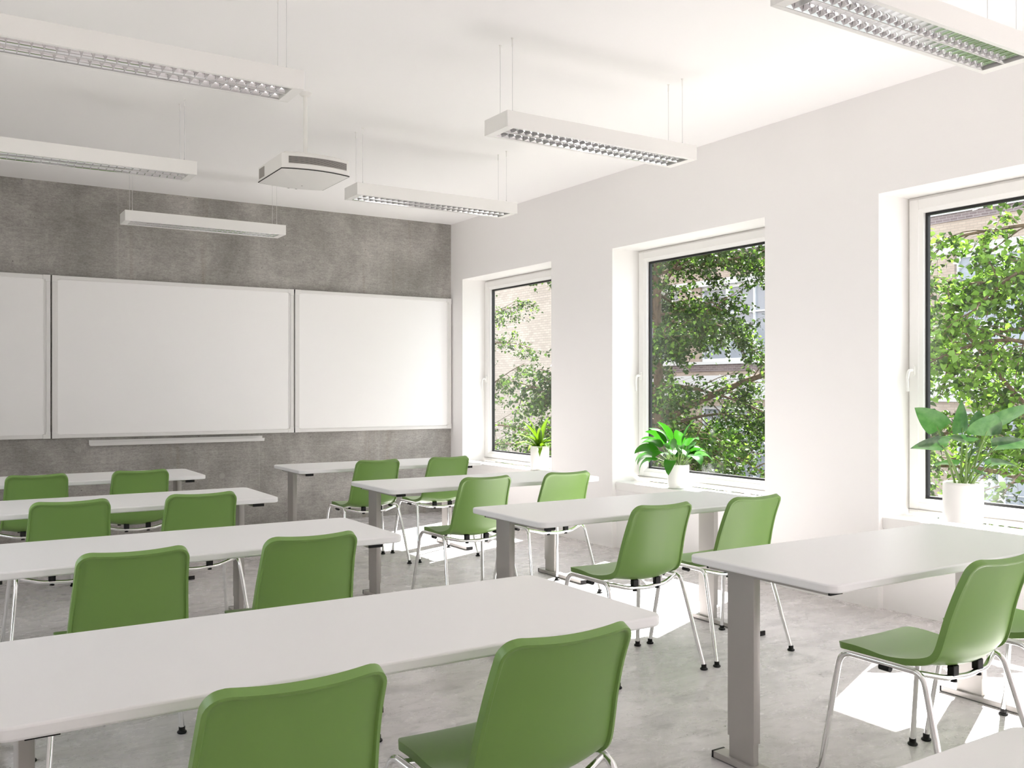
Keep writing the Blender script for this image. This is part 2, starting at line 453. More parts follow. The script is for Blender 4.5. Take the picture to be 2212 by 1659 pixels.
for k, w in enumerate(WIN):
    y1, y0 = w, w-WW
    root = empty('window_%d' % (k+1), (0.3, (y0+y1)/2, 0.57))
    lab = ['window nearest the whiteboards, strap-leaved plant on its sill', 'middle window with a bushy plant on its sill',
           'window at the right edge with a large-leaved plant on its sill', 'window beside the camera, unseen and added for brightness', 'window behind the camera, unseen and added for brightness', 'window farthest behind the camera, unseen and added for brightness'][k]
    tag(root, 'tall white-framed ' + lab, 'window', kind='structure')
    def P(o):
        o.parent = root; o.matrix_parent_inverse = Matrix.Translation(root.location).inverted(); return o
    s = MB(); s.box(0.034, 0.285, y0+0.002, y1-0.002, 0.502, 0.572); P(s.build('sill', M['sill'], bevel=0.004))
    s = MB(); s.ring_x(y0+0.001, y1-0.001, 0.574, NZ-0.001, 0.05, 0.305, 0.37); P(s.build('outer_frame', M['pvc'], bevel=0.002))
    s = MB(); s.ring_x(y0+0.023, y1-0.023, 0.597, NZ-0.02, 0.062, 0.277, 0.35)
    P(s.build('sash', M['pvc'], bevel=0.003))
    s = MB(); ya, yb_, za, zb = y0+0.085, y1-0.085, 0.659, NZ-0.082           # glazing bead with a sloped face
    wd = 0.024
    qa = [(0.281, ya, za), (0.281, yb_, za), (0.281, yb_, zb), (0.281, ya, zb)]
    qb = [(0.295, ya+wd, za+wd), (0.295, yb_-wd, za+wd), (0.295, yb_-wd, zb-wd), (0.295, ya+wd, zb-wd)]
    qc = [(0.32, p[1], p[2]) for p in qb]
    s.add(qa+qb+qc, [(i, (i+1) % 4, 4+(i+1) % 4, 4+i) for i in range(4)] + [(4+i, 4+(i+1) % 4, 8+(i+1) % 4, 8+i) for i in range(4)])
    P(s.build('glazing_bead', M['pvc']))
    s = MB(); s.ring_x(ya+wd, yb_-wd, za+wd, zb-wd, 0.016, 0.318, 0.345); P(s.build('gasket', M['gasket']))
    s = MB(); s.box(0.325, 0.335, ya+wd+0.004, yb_-wd-0.004, za+wd+0.004, zb-wd-0.004)
    P(s.build('pane', M['glass']))
    s = MB(); s.box(0.268, 0.277, y0+0.02, y1-0.02, 0.612, 0.616); P(s.build('drip_groove', M['vent']))
    hy = y1-0.052
    s = MB(); s.prism(rrect(-0.016, 0.016, -0.034, 0.034, 0.012), 0, 0.012)
    ro = s.build('handle_rosette', M['pvc'], smooth=40)
    hr = empty('handle', (0.277, hy, 1.49)); P(hr)
    ro.parent = hr; ro.rotation_euler = (0, -PI/2, 0); ro.rotation_euler = Matrix(((0, 0, -1), (1, 0, 0), (0, -1, 0))).to_euler()
    s = MB(); pth = fillet([(-0.005, 0, 0.004), (-0.048, 0, 0.004), (-0.058, 0.004, -0.05), (-0.05, 0.004, -0.13)], 0.03, 6)
    n = len(pth); s.tube(pth, [0.010 if i < n-4 else 0.0085 for i in range(n)], 12)
    s.build('handle_lever', M['pvc'], hr, smooth=60)
    if k > 3:
        pass

# ------------------------------------------------------------------ whiteboards
def whiteboard(x0, x1, label):
    z0, z1 = 0.933, 2.397
    r = empty('whiteboard', ((x0+x1)/2, 0.0, z0)); tag(r, label, 'whiteboard', 'hinged whiteboards on the concrete wall')
    cx = (x0+x1)/2; W = x1-x0; Hh = z1-z0
    f = 0.035
    b = MB(); b.box(-W/2+f, W/2-f, -0.030, -0.004, f, Hh-f); b.build('writing_panel', M['board'], r)
    b = MB()
    b.box(-W/2, W/2, -0.042, -0.002, 0, f); b.box(-W/2, W/2, -0.042, -0.002, Hh-f, Hh)
    b.box(-W/2, -W/2+f, -0.042, -0.002, f, Hh-f); b.box(W/2-f, W/2, -0.042, -0.002, f, Hh-f)
    b.build('frame', M['alu_white'], r, bevel=0.004)
    for xa in (-W/2+f, W/2-f-0.012):
        b = MB(); b.box(xa, xa+0.012, -0.036, -0.03, f, Hh-f)
        b.build('inner_lip', M['alu_white'], r)
    for sx_ in (-1, 1):
        for sz in (0, 1):
            b = MB(); c = 0.062
            xa = -W/2-0.001 if sx_ < 0 else W/2-c+0.001
            za_ = -0.001 if sz == 0 else Hh-0.041
            b.box(xa, xa+c, -0.045, -0.002, za_, za_+0.042)
            xb = -W/2-0.001 if sx_ < 0 else W/2-0.041
            zb_ = -0.001 if sz == 0 else Hh-c+0.001
            b.box(xb, xb+0.042, -0.0448, -0.002, zb_, zb_+c)
            b.build('corner_cap', M['alu_white'], r, bevel=0.003)
    return r
whiteboard(-4.076, -1.8475, 'wide middle whiteboard above the pen tray')
whiteboard(-1.8345, -0.016, 'right whiteboard panel next to the window wall')
whiteboard(-5.92, -4.089, 'left whiteboard panel cut off by the picture edge')
b = MB()
prof = [(-0.002, 0.0), (-0.075, 0.0), (-0.088, 0.03), (-0.083, 0.031), (-0.072, 0.006), (-0.008, 0.006), (-0.008, 0.05), (-0.002, 0.05)]
n = len(prof); xa, xb = -3.768, -2.164
vs_ = [(xa, p[0], 0.858+p[1]) for p in prof] + [(xb, p[0], 0.858+p[1]) for p in prof]
b.add(vs_, [(i, (i+1) % n, n+(i+1) % n, n+i) for i in range(n)] + [tuple(range(n-1, -1, -1)), tuple(range(n, 2*n))])
o = b.build('pen_tray', M['alu_white'])
tag(o, 'long pale pen tray fixed below the middle whiteboard', 'tray')

# ------------------------------------------------------------------ tables
TT = 0.755
def make_table():
    r = empty('classroom_table'); L, D = 1.62, 0.665
    b = MB(); b.prism(rrect(-L/2, L/2, -D/2, D/2, 0.045), TT-0.029, TT)
    b.build('tabletop', M['laminate'], r, bevel=0.006, bseg=3)
    for sgn in (-1, 1):
        xc = sgn*0.709
        lg = MB(); lg.prism(rrect(xc-0.017, xc+0.017, 0.078, 0.206, 0.003, 2), 0.105, TT-0.031)
        leg = lg.build('leg', M['leg'], r, smooth=30)
        s = MB(); s.prism(rrect(xc-0.014, xc+0.014, 0.083, 0.201, 0.003, 2), 0.027, 0.12)
        s.build('inner_column', M['leg'], leg, smooth=30)
        s = MB(); s.box(xc-0.03, xc+0.03, -0.265, 0.265, 0.004, 0.027)
        ft = s.build('foot', M['leg'], leg, bevel=0.002)
        for e in (-1, 1):
            s = MB(); s.box(xc-0.0302, xc+0.0302, 0.265*e if e > 0 else -0.273, 0.273 if e > 0 else -0.265, 0.002, 0.0275)
            s.build('end_cap', M['black'], leg)
        s = MB(); s.box(xc-0.03, xc+0.03, -0.255, 0.29, TT-0.053, TT-0.029)
        br = s.build('bracket', M['leg'], r)
        for e in (-1, 1):
            ya = -0.263 if e < 0 else 0.29
            s = MB(); s.box(xc-0.031, xc+0.031, ya, ya+0.008, TT-0.053, TT-0.03); s.build('bracket_cap', M['black'], br)
    return r
ROWY = [-6.665 + 1.635*k for k in range(4)]
XR, XLc = -1.811, -4.126
table = make_table()
first = True
for col, xc in (('window-side', XR), ('left-hand', XLc)):
    for k in range(4):
        o = table if first else copy_tree(table)
        first = False
        o.location = (xc, ROWY[k]-0.3325, 0)
        rn = ['fourth row from the whiteboards', 'third row from the whiteboards', 'second row from the whiteboards', 'front row right before the whiteboards'][k]
        tag(o, 'white classroom table in the %s column, %s' % (col, rn), 'table', 'white classroom tables')
o = copy_tree(table); o.location = (XLc, -8.30-0.3325, 0)
tag(o, 'white table corner at the bottom right edge of the picture, nearest to the camera', 'table', 'white classroom tables')

# ------------------------------------------------------------------ chairs
def make_chair():
    r = empty('classroom_chair')
    prof = [(0.245, 0.462), (0.225, 0.469), (0.17, 0.4715), (0.10, 0.468), (0.03, 0.460), (-0.04, 0.455), (-0.095, 0.457),
            (-0.135, 0.468), (-0.162, 0.489), (-0.180, 0.522), (-0.196, 0.58), (-0.214, 0.65), (-0.236, 0.73), (-0.262, 0.80), (-0.276, 0.828)]
    P = [Vector((0, a, c)) for a, c in prof]
    fine = []
    for i in range(len(P)-1):                     # Catmull-Rom
        p0, p1, p2, p3 = P[max(i-1, 0)], P[i], P[i+1], P[min(i+2, len(P)-1)]
        for k in range(12):
            q = k/12
            fine.append(0.5*((2*p1)+(-p0+p2)*q+(2*p0-5*p1+4*p2-p3)*q*q+(-p0+3*p1-3*p2+p3)*q**3))
    fine.append(P[-1])
    al = [0.0]
    for i in range(1, len(fine)): al.append(al[-1]+(fine[i]-fine[i-1]).length)
    Lt = al[-1]
    def at(s):
        s = min(max(s, 0), Lt)
        for i in range(1, len(al)):
            if al[i] >= s:
                f = (s-al[i-1])/(al[i]-al[i-1]); return fine[i-1].lerp(fine[i], f)
        return fine[-1]
    rc = 0.05
    ss = [rc*(1-math.cos(PI/2*k/7)) for k in range(7)]
    nmid = 34
    ss += [rc + (Lt-2*rc)*k/nmid for k in range(nmid+1)]
    ss += [Lt-rc*(1-math.cos(PI/2*k/7)) for k in range(6, -1, -1)]
    def sm(a, b_, x):
        q = min(max((x-a)/(b_-a), 0), 1); return q*q*(3-2*q)
    ss = sorted(set([round(x, 5) for x in ss + [0.006, 0.009, 0.0112, 0.0135, Lt-0.006, Lt-0.009, Lt-0.0112, Lt-0.0135]]))
    dd = [0.0, 0.004, 0.009, 0.0112, 0.0135, 0.02, 0.035]
    half = [1-d/0.2 for d in dd] + [0.68, 0.52, 0.35, 0.18]
    us = [-h_ for h_ in half] + [0.0] + half[::-1]
    THICK, THIN = 0.023, 0.013
    rows, back = [], []
    for s in ss:
        p = at(s); tn = (at(s+0.006)-at(s-0.006)).normalized()
        nr = Vector((0, tn.z, -tn.y))
        q = s/Lt
        w0 = 0.201 - 0.003*sm(0.0, 0.2, q) + 0.002*sm(0.3, 0.45, q) - 0.020*sm(0.45, 1, q)
        d = min(s, Lt-s)
        w = w0 if d >= rc else w0-rc+math.sqrt(max(rc*rc-(rc-d)**2, 0))
        k = 0.004 + 0.032*sm(0.22, 0.5, q) - 0.013*sm(0.7, 1, q)
        fr_, bk_ = [], []
        for u in us:
            f_ = p + Vector((u*w, 0, 0)) + nr*k*(u*w/w0)**2
            e_ = min(d, (1-abs(u))*w)
            if d < rc and abs(u)*w > w0-rc:
                e_ = min(e_, rc - math.hypot(rc-d, abs(u)*w-(w0-rc)))
            th = THICK-(THICK-THIN)*sm(0.0085, 0.0140, e_)
            # the curled rim: the outside runs slightly wider than the inside
            fr_.append(f_); bk_.append(f_ - nr*th)
        rows.append(fr_); back.append(bk_)
    b = MB(); m_ = len(us); n_ = len(rows)
    b.v = [tuple(p) for r_ in rows for p in r_] + [tuple(p) for r_ in back for p in r_]
    N_ = n_*m_
    for i in range(n_-1):
        for j in range(m_-1):
            b.f.append((i*m_+j, (i+1)*m_+j, (i+1)*m_+j+1, i*m_+j+1))
            b.f.append((N_+i*m_+j, N_+i*m_+j+1, N_+(i+1)*m_+j+1, N_+(i+1)*m_+j))
    for i in range(n_-1):
        for j, fl in ((0, False), (m_-1, True)):
            q4 = (i*m_+j, N_+i*m_+j, N_+(i+1)*m_+j, (i+1)*m_+j)
            b.f.append(q4[::-1] if fl else q4)
    for j in range(m_-1):
        for i, fl in ((0, True), (n_-1, False)):
            q4 = (i*m_+j, N_+i*m_+j, N_+i*m_+j+1, i*m_+j+1)
            b.f.append(q4[::-1] if fl else q4)
    sh = b.build('seat_shell', M['green'], r, smooth=55)
    import bmesh
    bm_ = bmesh.new(); bm_.from_mesh(sh.data); bmesh.ops.recalc_face_normals(bm_, faces=bm_.faces); bm_.to_mesh(sh.data); bm_.free()
    bv = sh.modifiers.new('bevel', 'BEVEL'); bv.width = 0.004; bv.segments = 3; bv.limit_method = 'ANGLE'; bv.angle_limit = math.radians(60)
    for sx_ in (-1, 1):
        pth = fillet([(sx_*0.268, 0.250, 0.018), (sx_*0.229, 0.192, 0.452), (sx_*0.226, -0.125, 0.452), (sx_*0.268, -0.250, 0.018)], [0.055, 0.055], 8)
        b = MB(); b.tube(pth, 0.0105, 14); lf = b.build('leg_frame', M['chrome'], r, smooth=60)
        for yy in (0.250, -0.250):
            b = MB(); b.lathe((sx_*0.268, yy), [(0.016, 0.0), (0.019, 0.003), (0.018, 0.008), (0.0125, 0.012), (0.0125, 0.026), (0.010, 0.028)], 20, True, True)
            b.build('glide', M['black'], lf, smooth=40)
        b = MB(); b.tube([(sx_*0.226, 0.035, 0.437), (sx_*0.226, -0.005, 0.437)], 0.011, 12); b.build('stacking_bumper', M['black'], lf, smooth=40)
    for yy, yc, zc in ((-0.095, -0.132, 0.414), (0.135, 0.150, 0.424)):
        pth = fillet([(-0.224, yy, 0.448), (-0.115, yc, zc+0.008), (0, yc-0.004 if yy < 0 else yc, zc), (0.115, yc, zc+0.008), (0.224, yy, 0.448)], [0.12, 0.3, 0.12], 8)
        b = MB(); b.tube(pth, 0.0098, 12); cb = b.build('cross_bar', M['chrome'], r, smooth=60)
        for sx_ in (-1, 1):
            b = MB(); b.box(sx_*0.07-0.016, sx_*0.07+0.016, yc-0.010, yc+0.014, zc+0.009, zc+0.032 if yy > 0 else zc+0.044)
            b.build('spacer', M['black'], cb, bevel=0.003)
            b = MB(); b.cyl((sx_*0.07, yc), 0.011, zc-0.011, zc-0.004, 16); b.build('screw_cap', M['black'], cb, smooth=40)
    return r
chair = make_chair()
first = True
for col, xc in (('window-side', XR), ('left-hand', XLc)):
    for k in range(4):
        for side, dx in (('left', -0.265 if k >= 0 and xc > -3 else -0.304), ('right', 0.358 if xc > -3 else 0.320)):
            o = chair if first else copy_tree(chair)
            first = False
            yy = -7.300 + 1.635*k
            o.location = (xc+dx, yy, 0)
            rn = ['fourth row', 'third row', 'second row', 'front row'][k]
            tag(o, 'green chair, %s of the pair at the %s table, %s' % (side, col, rn), 'chair', 'green chairs at the classroom tables')

# ------------------------------------------------------------------ pendant luminaires
LL, LW, LH = 1.342, 0.235, 0.086
def make_lamp():
    r = empty('pendant_luminaire')
    b = MB(); f = 0.022
    b.box(-LL/2, LL/2, -LW/2, -LW/2+f, 0, LH); b.box(-LL/2, LL/2, LW/2-f, LW/2, 0, LH)
    b.box(-LL/2, -LL/2+0.05, -LW/2+f, LW/2-f, 0, LH); b.box(LL/2-0.05, LL/2, -LW/2+f, LW/2-f, 0, LH)
    b.box(-LL/2+0.05, LL/2-0.05, -LW/2+f, LW/2-f, LH-0.012, LH)
    b.build('housing', M['lamp'], r, bevel=0.0015)
    x0, x1 = -LL/2+0.05, LL/2-0.05
    lane = (LW-2*f)/2
    for sy in (-1, 1):
        yc = sy*lane/2
        hw = lane/2-0.001
        b = MB()
        # curved side reflectors
        for e in (-1, 1):
            rows = []
            for k in range(6):
                q = k/5
                rows.append([(x0, yc+e*(hw-0.020*q**0.6), 0.003+0.052*q), (x1, yc+e*(hw-0.020*q**0.6), 0.003+0.052*q)])
            b.grid(rows)
        n = 27
        for i in range(1, n):
            x = x0+(x1-x0)*i/n
            # parabolic cross blade: thin below, wide above, waisted towards its middle
            for e in (-1, 1):
                rows = []
                for k in range(5):
                    q = k/4
                    xo = e*(0.0008+0.013*q**1.6)
                    hwk = hw-0.020*q**0.6
                    rows.append([(x+xo, yc-hwk, 0.004+0.036*q), (x+xo, yc+hwk, 0.004+0.036*q)])
                b.grid(rows)
            b.box(x-0.0009, x+0.0009, yc-hw, yc+hw, 0.0032, 0.0045)
        b.build('louvre', M['louvre'], r, smooth=30)
        b = MB(); b.tube([(x0+0.01, yc, 0.058), (x1-0.01, yc, 0.058)], 0.008, 10); b.build('lamp_tube', M['tube'], r, smooth=60)
    b = MB(); b.box(x0, x1, -0.0022, 0.0022, 0.001, 0.05); b.build('centre_rail', M['lamp'], r)
    for sx_ in (-1, 1):
        for sy in (-1, 1):
            x, y = sx_*0.605, sy*0.062
            b = MB(); b.cyl((x, y), 0.0013, LH-0.002, H-2.75, 8); w = b.build('suspension_wire', M['wire'], r)
            b = MB(); b.lathe((x, y), [(0.004, H-2.75-0.045), (0.004, H-2.75-0.004), (0.008, H-2.75-0.003), (0.008, H-2.75)], 10, True, True); b.build('ceiling_anchor', M['lamp'], w)
            b = MB(); b.cyl((x, y), 0.003, LH-0.001, LH+0.022, 8); b.build('wire_grip', M['wire'], w)
    return r
lamp = make_lamp()
lspots = [(-1.785, -5.02, 'in the middle of the window-side lamp row'), (-1.785, -3.02, 'window-side lamp nearest the concrete wall corner'),
          (-2.99, -1.08, 'hanging low before the concrete wall above the middle whiteboard'), (-4.227, -3.02, 'at left behind the projector, cut off by the edge'),
          (-4.227, -5.02, 'largest at the upper left, left of the projector pole'), (-1.785, -7.04, 'at the top right corner, closest to the camera')]
for i, (x, y, lab) in enumerate(lspots):
    o = lamp if i == 0 else copy_tree(lamp)
    o.location = (x, y, 2.75)
    tag(o, 'white pendant luminaire with mirrored louvre, ' + lab, 'lamp', 'pendant luminaires under the ceiling')

# ------------------------------------------------------------------ projector
pr = empty('ceiling_projector', (-3.02, -3.61, 2.66))
tag(pr, 'white ceiling projector on a pole between the lamps', 'projector')
def outline(k=1.0, n=14):
    pts = []
    for i in range(n+1):                   # rear, bulging to -y
        q = -1+2*i/n; pts.append((0.215*q*k, (-0.232-0.045*(1-q*q))*k))
    for i in range(n+1):                   # front, bulging to +y
        q = 1-2*i/n; pts.append((0.215*q*k, (0.225+0.04*(1-q*q))*k))
    return pts
b = MB(); b.prism(outline(), 0.036, 0.128); b.build('body', M['proj'], pr, smooth=35, bevel=0.004)
b = MB(); b.prism([(p[0]*0.84, p[1]*0.8) for p in outline()], 0.127, 0.15); b.build('top_cover', M['proj'], pr, smooth=35, bevel=0.006)
b = MB(); b.prism(outline(1.006), 0.031, 0.0365); b.build('seam', M['dark'], pr, smooth=35)
b = MB(); rows = []
for q in (1.0, 0.96, 0.85, 0.65, 0.4, 0.15, 0.02):
    zz = 0.0315-0.034*(1-q**2.2)
    o_ = outline(q); rows.append([(p[0], p[1]+0.02*(1-q), zz) for p in o_+[o_[0]]])
b.grid(rows); bc = b.build('bottom_cover', M['proj'], pr, smooth=60)
b = MB(); rows = []
def rear(q, off=0.0): return (0.215*q, -0.232-0.045*(1-q*q)-off)
qs = [-0.82+1.72*i/24 for i in range(25)]
b.grid([[(*rear(q, 0.0015), 0.066) for q in qs], [(*rear(q, 0.0015), 0.108) for q in qs]])
vg = b.build('vent_grille', M['dark'], pr)
b = MB()
for i in range(8):
    z = 0.067+0.0055*i
    b.grid([[(*rear(q, 0.0018), z) for q in qs], [(*rear(q, 0.0042), z+0.0012) for q in qs], [(*rear(q, 0.0042), z+0.003) for q in qs], [(*rear(q, 0.0018), z+0.0034) for q in qs]])
b.build('slats', M['leg'], vg)
b = MB(); b.box(-0.2175, -0.214, 0.10, 0.20, 0.05, 0.112); sv = b.build('side_vent', M['vent'], pr)
for xx in (-0.02, 0.03):
    b = MB(); b.cyl((xx, 0.215), 0.007, 0.018, 0.03, 12); b.build('adjuster_screw', M['black'], pr)
b = MB(); b.tube([(0, 0.262, 0.08), (0, 0.285, 0.08)], 0.032, 24); b.build('lens', M['dark'], pr, smooth=40)
b = MB(); b.cyl((0.016, 0.0), 0.0135, 0.149, H-2.66-0.004, 20); b.build('pole', M['proj'], pr, smooth=40)
b = MB(); b.lathe((0.016, 0.0), [(0.016, H-2.66-0.022), (0.03, H-2.66-0.016), (0.042, H-2.66-0.004), (0.042, H-2.66)], 28, True, True); b.build('ceiling_flange', M['proj'], pr, smooth=40)

# ------------------------------------------------------------------ potted plants
def blade(mb, base, az, length, width, elev, droop, fold=0.25, nseg=9, shape='lance', twist=0.0):
    """a leaf blade that starts at base, leaves at elevation elev towards azimuth az and bends down by droop"""
    p = Vector(base); e = elev
    rows = []
    side0 = Vector((-math.sin(az), math.cos(az), 0))
    for k in range(nseg+1):
        q = k/nseg
        d = Vector((math.cos(az)*math.cos(e), math.sin(az)*math.cos(e), math.sin(e)))
        up = Vector((-math.cos(az)*math.sin(e), -math.sin(az)*math.sin(e), math.cos(e)))
        side = (side0*math.cos(twist) + up*math.sin(twist)); up2 = (up*math.cos(twist) - side0*math.sin(twist))
        if shape == 'lance': w = width*(math.sin(PI*min(q*0.93+0.07, 1)**0.8))**0.8
        elif shape == 'strap': w = width*(0.45+0.55*math.sin(PI*min(q+0.15, 1)*0.9))*(1 if q < 0.6 else max(1-((q-0.6)/0.4)**1.7, 0.02))
        else: w = width*max((1-q)**0.95*(0.28+q)**0.5*1.85, 0.0)
        w = max(w, 0.0008)
        rows.append([p + side*w*a*0.5 + up2*(fold*w*(abs(a)**1.3)*0.5) for a in (-1, -0.5, 0, 0.5, 1)])
        p = p + d*(length/nseg); e -= droop/nseg
    mb.grid(rows)
    return p

def pot(root, prof, soil_r, soil_z):
    b = MB(); b.lathe((0, 0), prof, 48, True, False); b.build('pot', M['pot'], root, smooth=50)
    b = MB(); b.lathe((0, 0), [(soil_r, soil_z), (0.001, soil_z+0.004)], 32, False, True); b.build('soil', M['soil'], root)

SZ = 0.572
rnd = random.Random(5)
# strap-leaved plant, first window
r = empty('potted_plant', (0.135, -1.60, SZ)); tag(r, 'strap-leaved plant in a white cylinder pot on the sill nearest the whiteboards', 'plant')
R1 = 0.093
pot(r, [(R1-0.004, 0), (R1, 0.004), (R1, 0.236), (R1-0.002, 0.24), (R1-0.009, 0.24), (R1-0.009, 0.20)], R1-0.009, 0.205)
b = MB()
for i in range(22):
    a = i*2.39996 + rnd.uniform(-0.2, 0.2); q = i/21
    el = 1.45-1.15*q + rnd.uniform(-0.1, 0.1)
    ln = 0.34-0.05*q + rnd.uniform(-0.02, 0.02)
    if math.cos(a) > 0.2: ln *= 0.5; el = max(el, 1.0)
    blade(b, (0.02*math.cos(a), 0.02*math.sin(a), 0.20+0.05*(1-q)), a, ln, 0.052, el, 0.6+0.9*q, 0.45, 9, 'strap')
b.build('foliage', M['leaf_strap'], r, smooth=80)
b = MB(); b.tube([(0, 0, 0.2), (0.004, 0, 0.27)], 0.016, 10); b.build('stem', M['stalk'], r, smooth=60)

# bushy lily, middle window
r = empty('potted_plant', (0.135, -3.61, SZ)); tag(r, 'bushy bright green plant in a white pot on the middle window sill', 'plant')
pot(r, [(0.078, 0), (0.084, 0.004), (0.089, 0.188), (0.087, 0.192), (0.080, 0.192), (0.078, 0.16)], 0.079, 0.165)
b = MB(); st = MB()
for i in range(36):
    a = i*2.39996 + rnd.uniform(-0.25, 0.25); q = (i+0.5)/36
    el = 1.38-1.05*q + rnd.uniform(-0.12, 0.12)
    pl = 0.235-0.06*q + rnd.uniform(-0.025, 0.025)
    ln = 0.20 + rnd.uniform(-0.025, 0.03)
    if math.cos(a) > 0.25: pl *= 0.55; ln *= 0.62; el = max(el, 0.95)
    p0 = Vector((0.03*math.cos(a), 0.03*math.sin(a), 0.165))
    d = Vector((math.cos(a)*math.cos(el), math.sin(a)*math.cos(el), math.sin(el)))
    p1 = p0+d*pl*0.5+Vector((0, 0, 0.008)); p2 = p0+d*pl
    st.tube([p0, p1, p2], 0.0022, 6)
    blade(b, p2, a, ln, 0.098+rnd.uniform(-0.012, 0.012), el-0.15, 0.8+1.2*q, 0.2, 9, 'lance', rnd.uniform(-0.75, 0.75))
b.build('foliage', M['leaf_lily'], r, smooth=80); st.build('stems', M['stalk'], r, smooth=60)

# large-leaved arum, right window: leaf tips and petioles placed after the photo
r = empty('potted_plant', (0.150, -6.045, SZ)); tag(r, 'large-leaved plant with long pale stalks in a rounded white pot, window at the right edge', 'plant')
pot(r, [(0.085, 0), (0.098, 0.006), (0.108, 0.03), (0.111, 0.08), (0.111, 0.235), (0.108, 0.25), (0.103, 0.254), (0.098, 0.25), (0.096, 0.22)], 0.098, 0.225)
b = MB(); st = MB()
# petiole end given as (sideways in the picture, towards the room, height); leaf azimuth in the same frame
rt = Vector((0.7, -0.72, 0)); fw = Vector((-0.72, -0.7, 0))     # picture right, towards the viewer
def W3(sx_, sf, z): 
    p = rt*sx_ + fw*sf; return Vector((p.x, p.y, z))
def AZ(sx_, sf): 
    p = rt*sx_+fw*sf; return math.atan2(p.y, p.x)
arum = [(-0.155, 0.06, 0.585, -0.8, 0.2, 0.20, 0.15, 0.85, 0.3, 0.9), (-0.01, 0.03, 0.575, -0.1, 0.3, 0.20, 0.13, 1.35, 0.15, 1.0),
        (0.10, 0.12, 0.56, 0.15, 0.4, 0.15, 0.21, 1.2, 0.3, 0.0), (0.185, 0.02, 0.61, 0.95, -0.1, 0.27, 0.12, 0.5, 0.1, -0.9),
        (-0.13, 0.08, 0.475, -1.0, 0.25, 0.22, 0.12, 0.1, 0.4, 0.8), (0.17, 0.06, 0.475, 1.0, 0.2, 0.27, 0.12, 0.2, 0.55, -0.7),
        (0.0, 0.10, 0.50, -0.9, 0.5, 0.24, 0.11, 0.35, 0.5, 0.3), (0.08, -0.02, 0.60, 0.2, -0.3, 0.12, 0.08, 1.2, 0.2, 0.6),
        (0.14, 0.05, 0.37, 0.9, 0.5, 0.17, 0.09, 0.3, 0.7, -0.5), (-0.05, -0.02, 0.36, -0.9, 0.1, 0.15, 0.08, 0.25, 0.7, 0.5),
        (0.07, 0.10, 0.315, 0.8, 0.8, 0.15, 0.10, -0.1, 0.5, -0.3), (0.03, 0.0, 0.40, 0.3, 0.5, 0.14, 0.07, 0.9, 0.5, 0.9)]
for (sx_, sf, z, ax, af, ln, wd, el, dr, tw) in arum:
    e = W3(sx_, sf, z); a0 = rnd.uniform(0, 2*PI)
    p0 = Vector((0.03*math.cos(a0)+e.x*0.08, 0.03*math.sin(a0)+e.y*0.08, 0.225))
    mid = p0.lerp(e, 0.55) + Vector((0, 0, 0.03))
    pth = [p0*(1-q)**2 + mid*2*q*(1-q) + e*q*q for q in [k/8 for k in range(9)]]
    st.tube(pth, [0.0075-0.0045*k/8 for k in range(9)], 8)
    az = AZ(ax, af)
    bd = Vector((math.cos(az), math.sin(az), 0))
    blade(b, e-bd*0.03*math.cos(el)-Vector((0, 0, 0.03*math.sin(el))), az, ln, wd, el, dr, 0.22, 12, 'heart', tw)
b.build('foliage', M['leaf_arum'], r, smooth=80); st.build('stalks', M['stalk'], r, smooth=60)

# ------------------------------------------------------------------ outside: ground, buildings
b = MB(); b.box(-45, 60, -45, 60, -4.3, -4.0)
tag(b.build('courtyard_ground', M['paving']), 'grey courtyard paving far below the windows', 'ground', kind='structure')

bx = empty('brick_building', (22, 10, -4)); tag(bx, 'pale brick building with wide bluish windows seen through the trees', 'building')
def PB(o, par=None):
    o.parent = par or bx; o.matrix_parent_inverse = Matrix.Translation(bx.location).inverted() if par is None else Matrix()
    return o
Y0, Y1 = -24.0, 46.0
bands = [(-4.0, -2.6, 'render', 0.0), (0.72, 1.0, 'brick_pink', 0.0), (1.0, 1.95, 'render', 0.10), (1.95, 2.12, 'brick_pink', 0.0),
         (2.12, 2.4, 'brick_purple', 0.03), (2.4, 2.52, 'render', 0.10), (5.6, 5.85, 'render', 0.06), (5.85, 6.62, 'brick_pink', 0.0),
         (6.62, 6.86, 'brick_purple', 0.03), (6.86, 6.98, 'render', 0.10), (10.0, 10.3, 'render', 0.06), (10.3, 14.0, 'brick_pink', 0.0)]
for z0, z1, mk, pr_ in bands:
    b = MB(); b.box(22-pr_, 22.6, Y0, Y1, z0, z1)
    PB(b.build({'render': 'cornice', 'brick_pink': 'wall_band', 'brick_purple': 'dark_brick_band'}[mk], M[mk]))
piers = [8.3+11.2*k for k in range(-3, 4)]
for py in piers:
    for z0, z1 in ((-2.6, 0.72), (2.52, 5.6), (6.98, 10.0)):
        b = MB(); b.box(22, 22.6, py-0.55, py+0.75, z0, z1); PB(b.build('pier', M['brick_pink']))
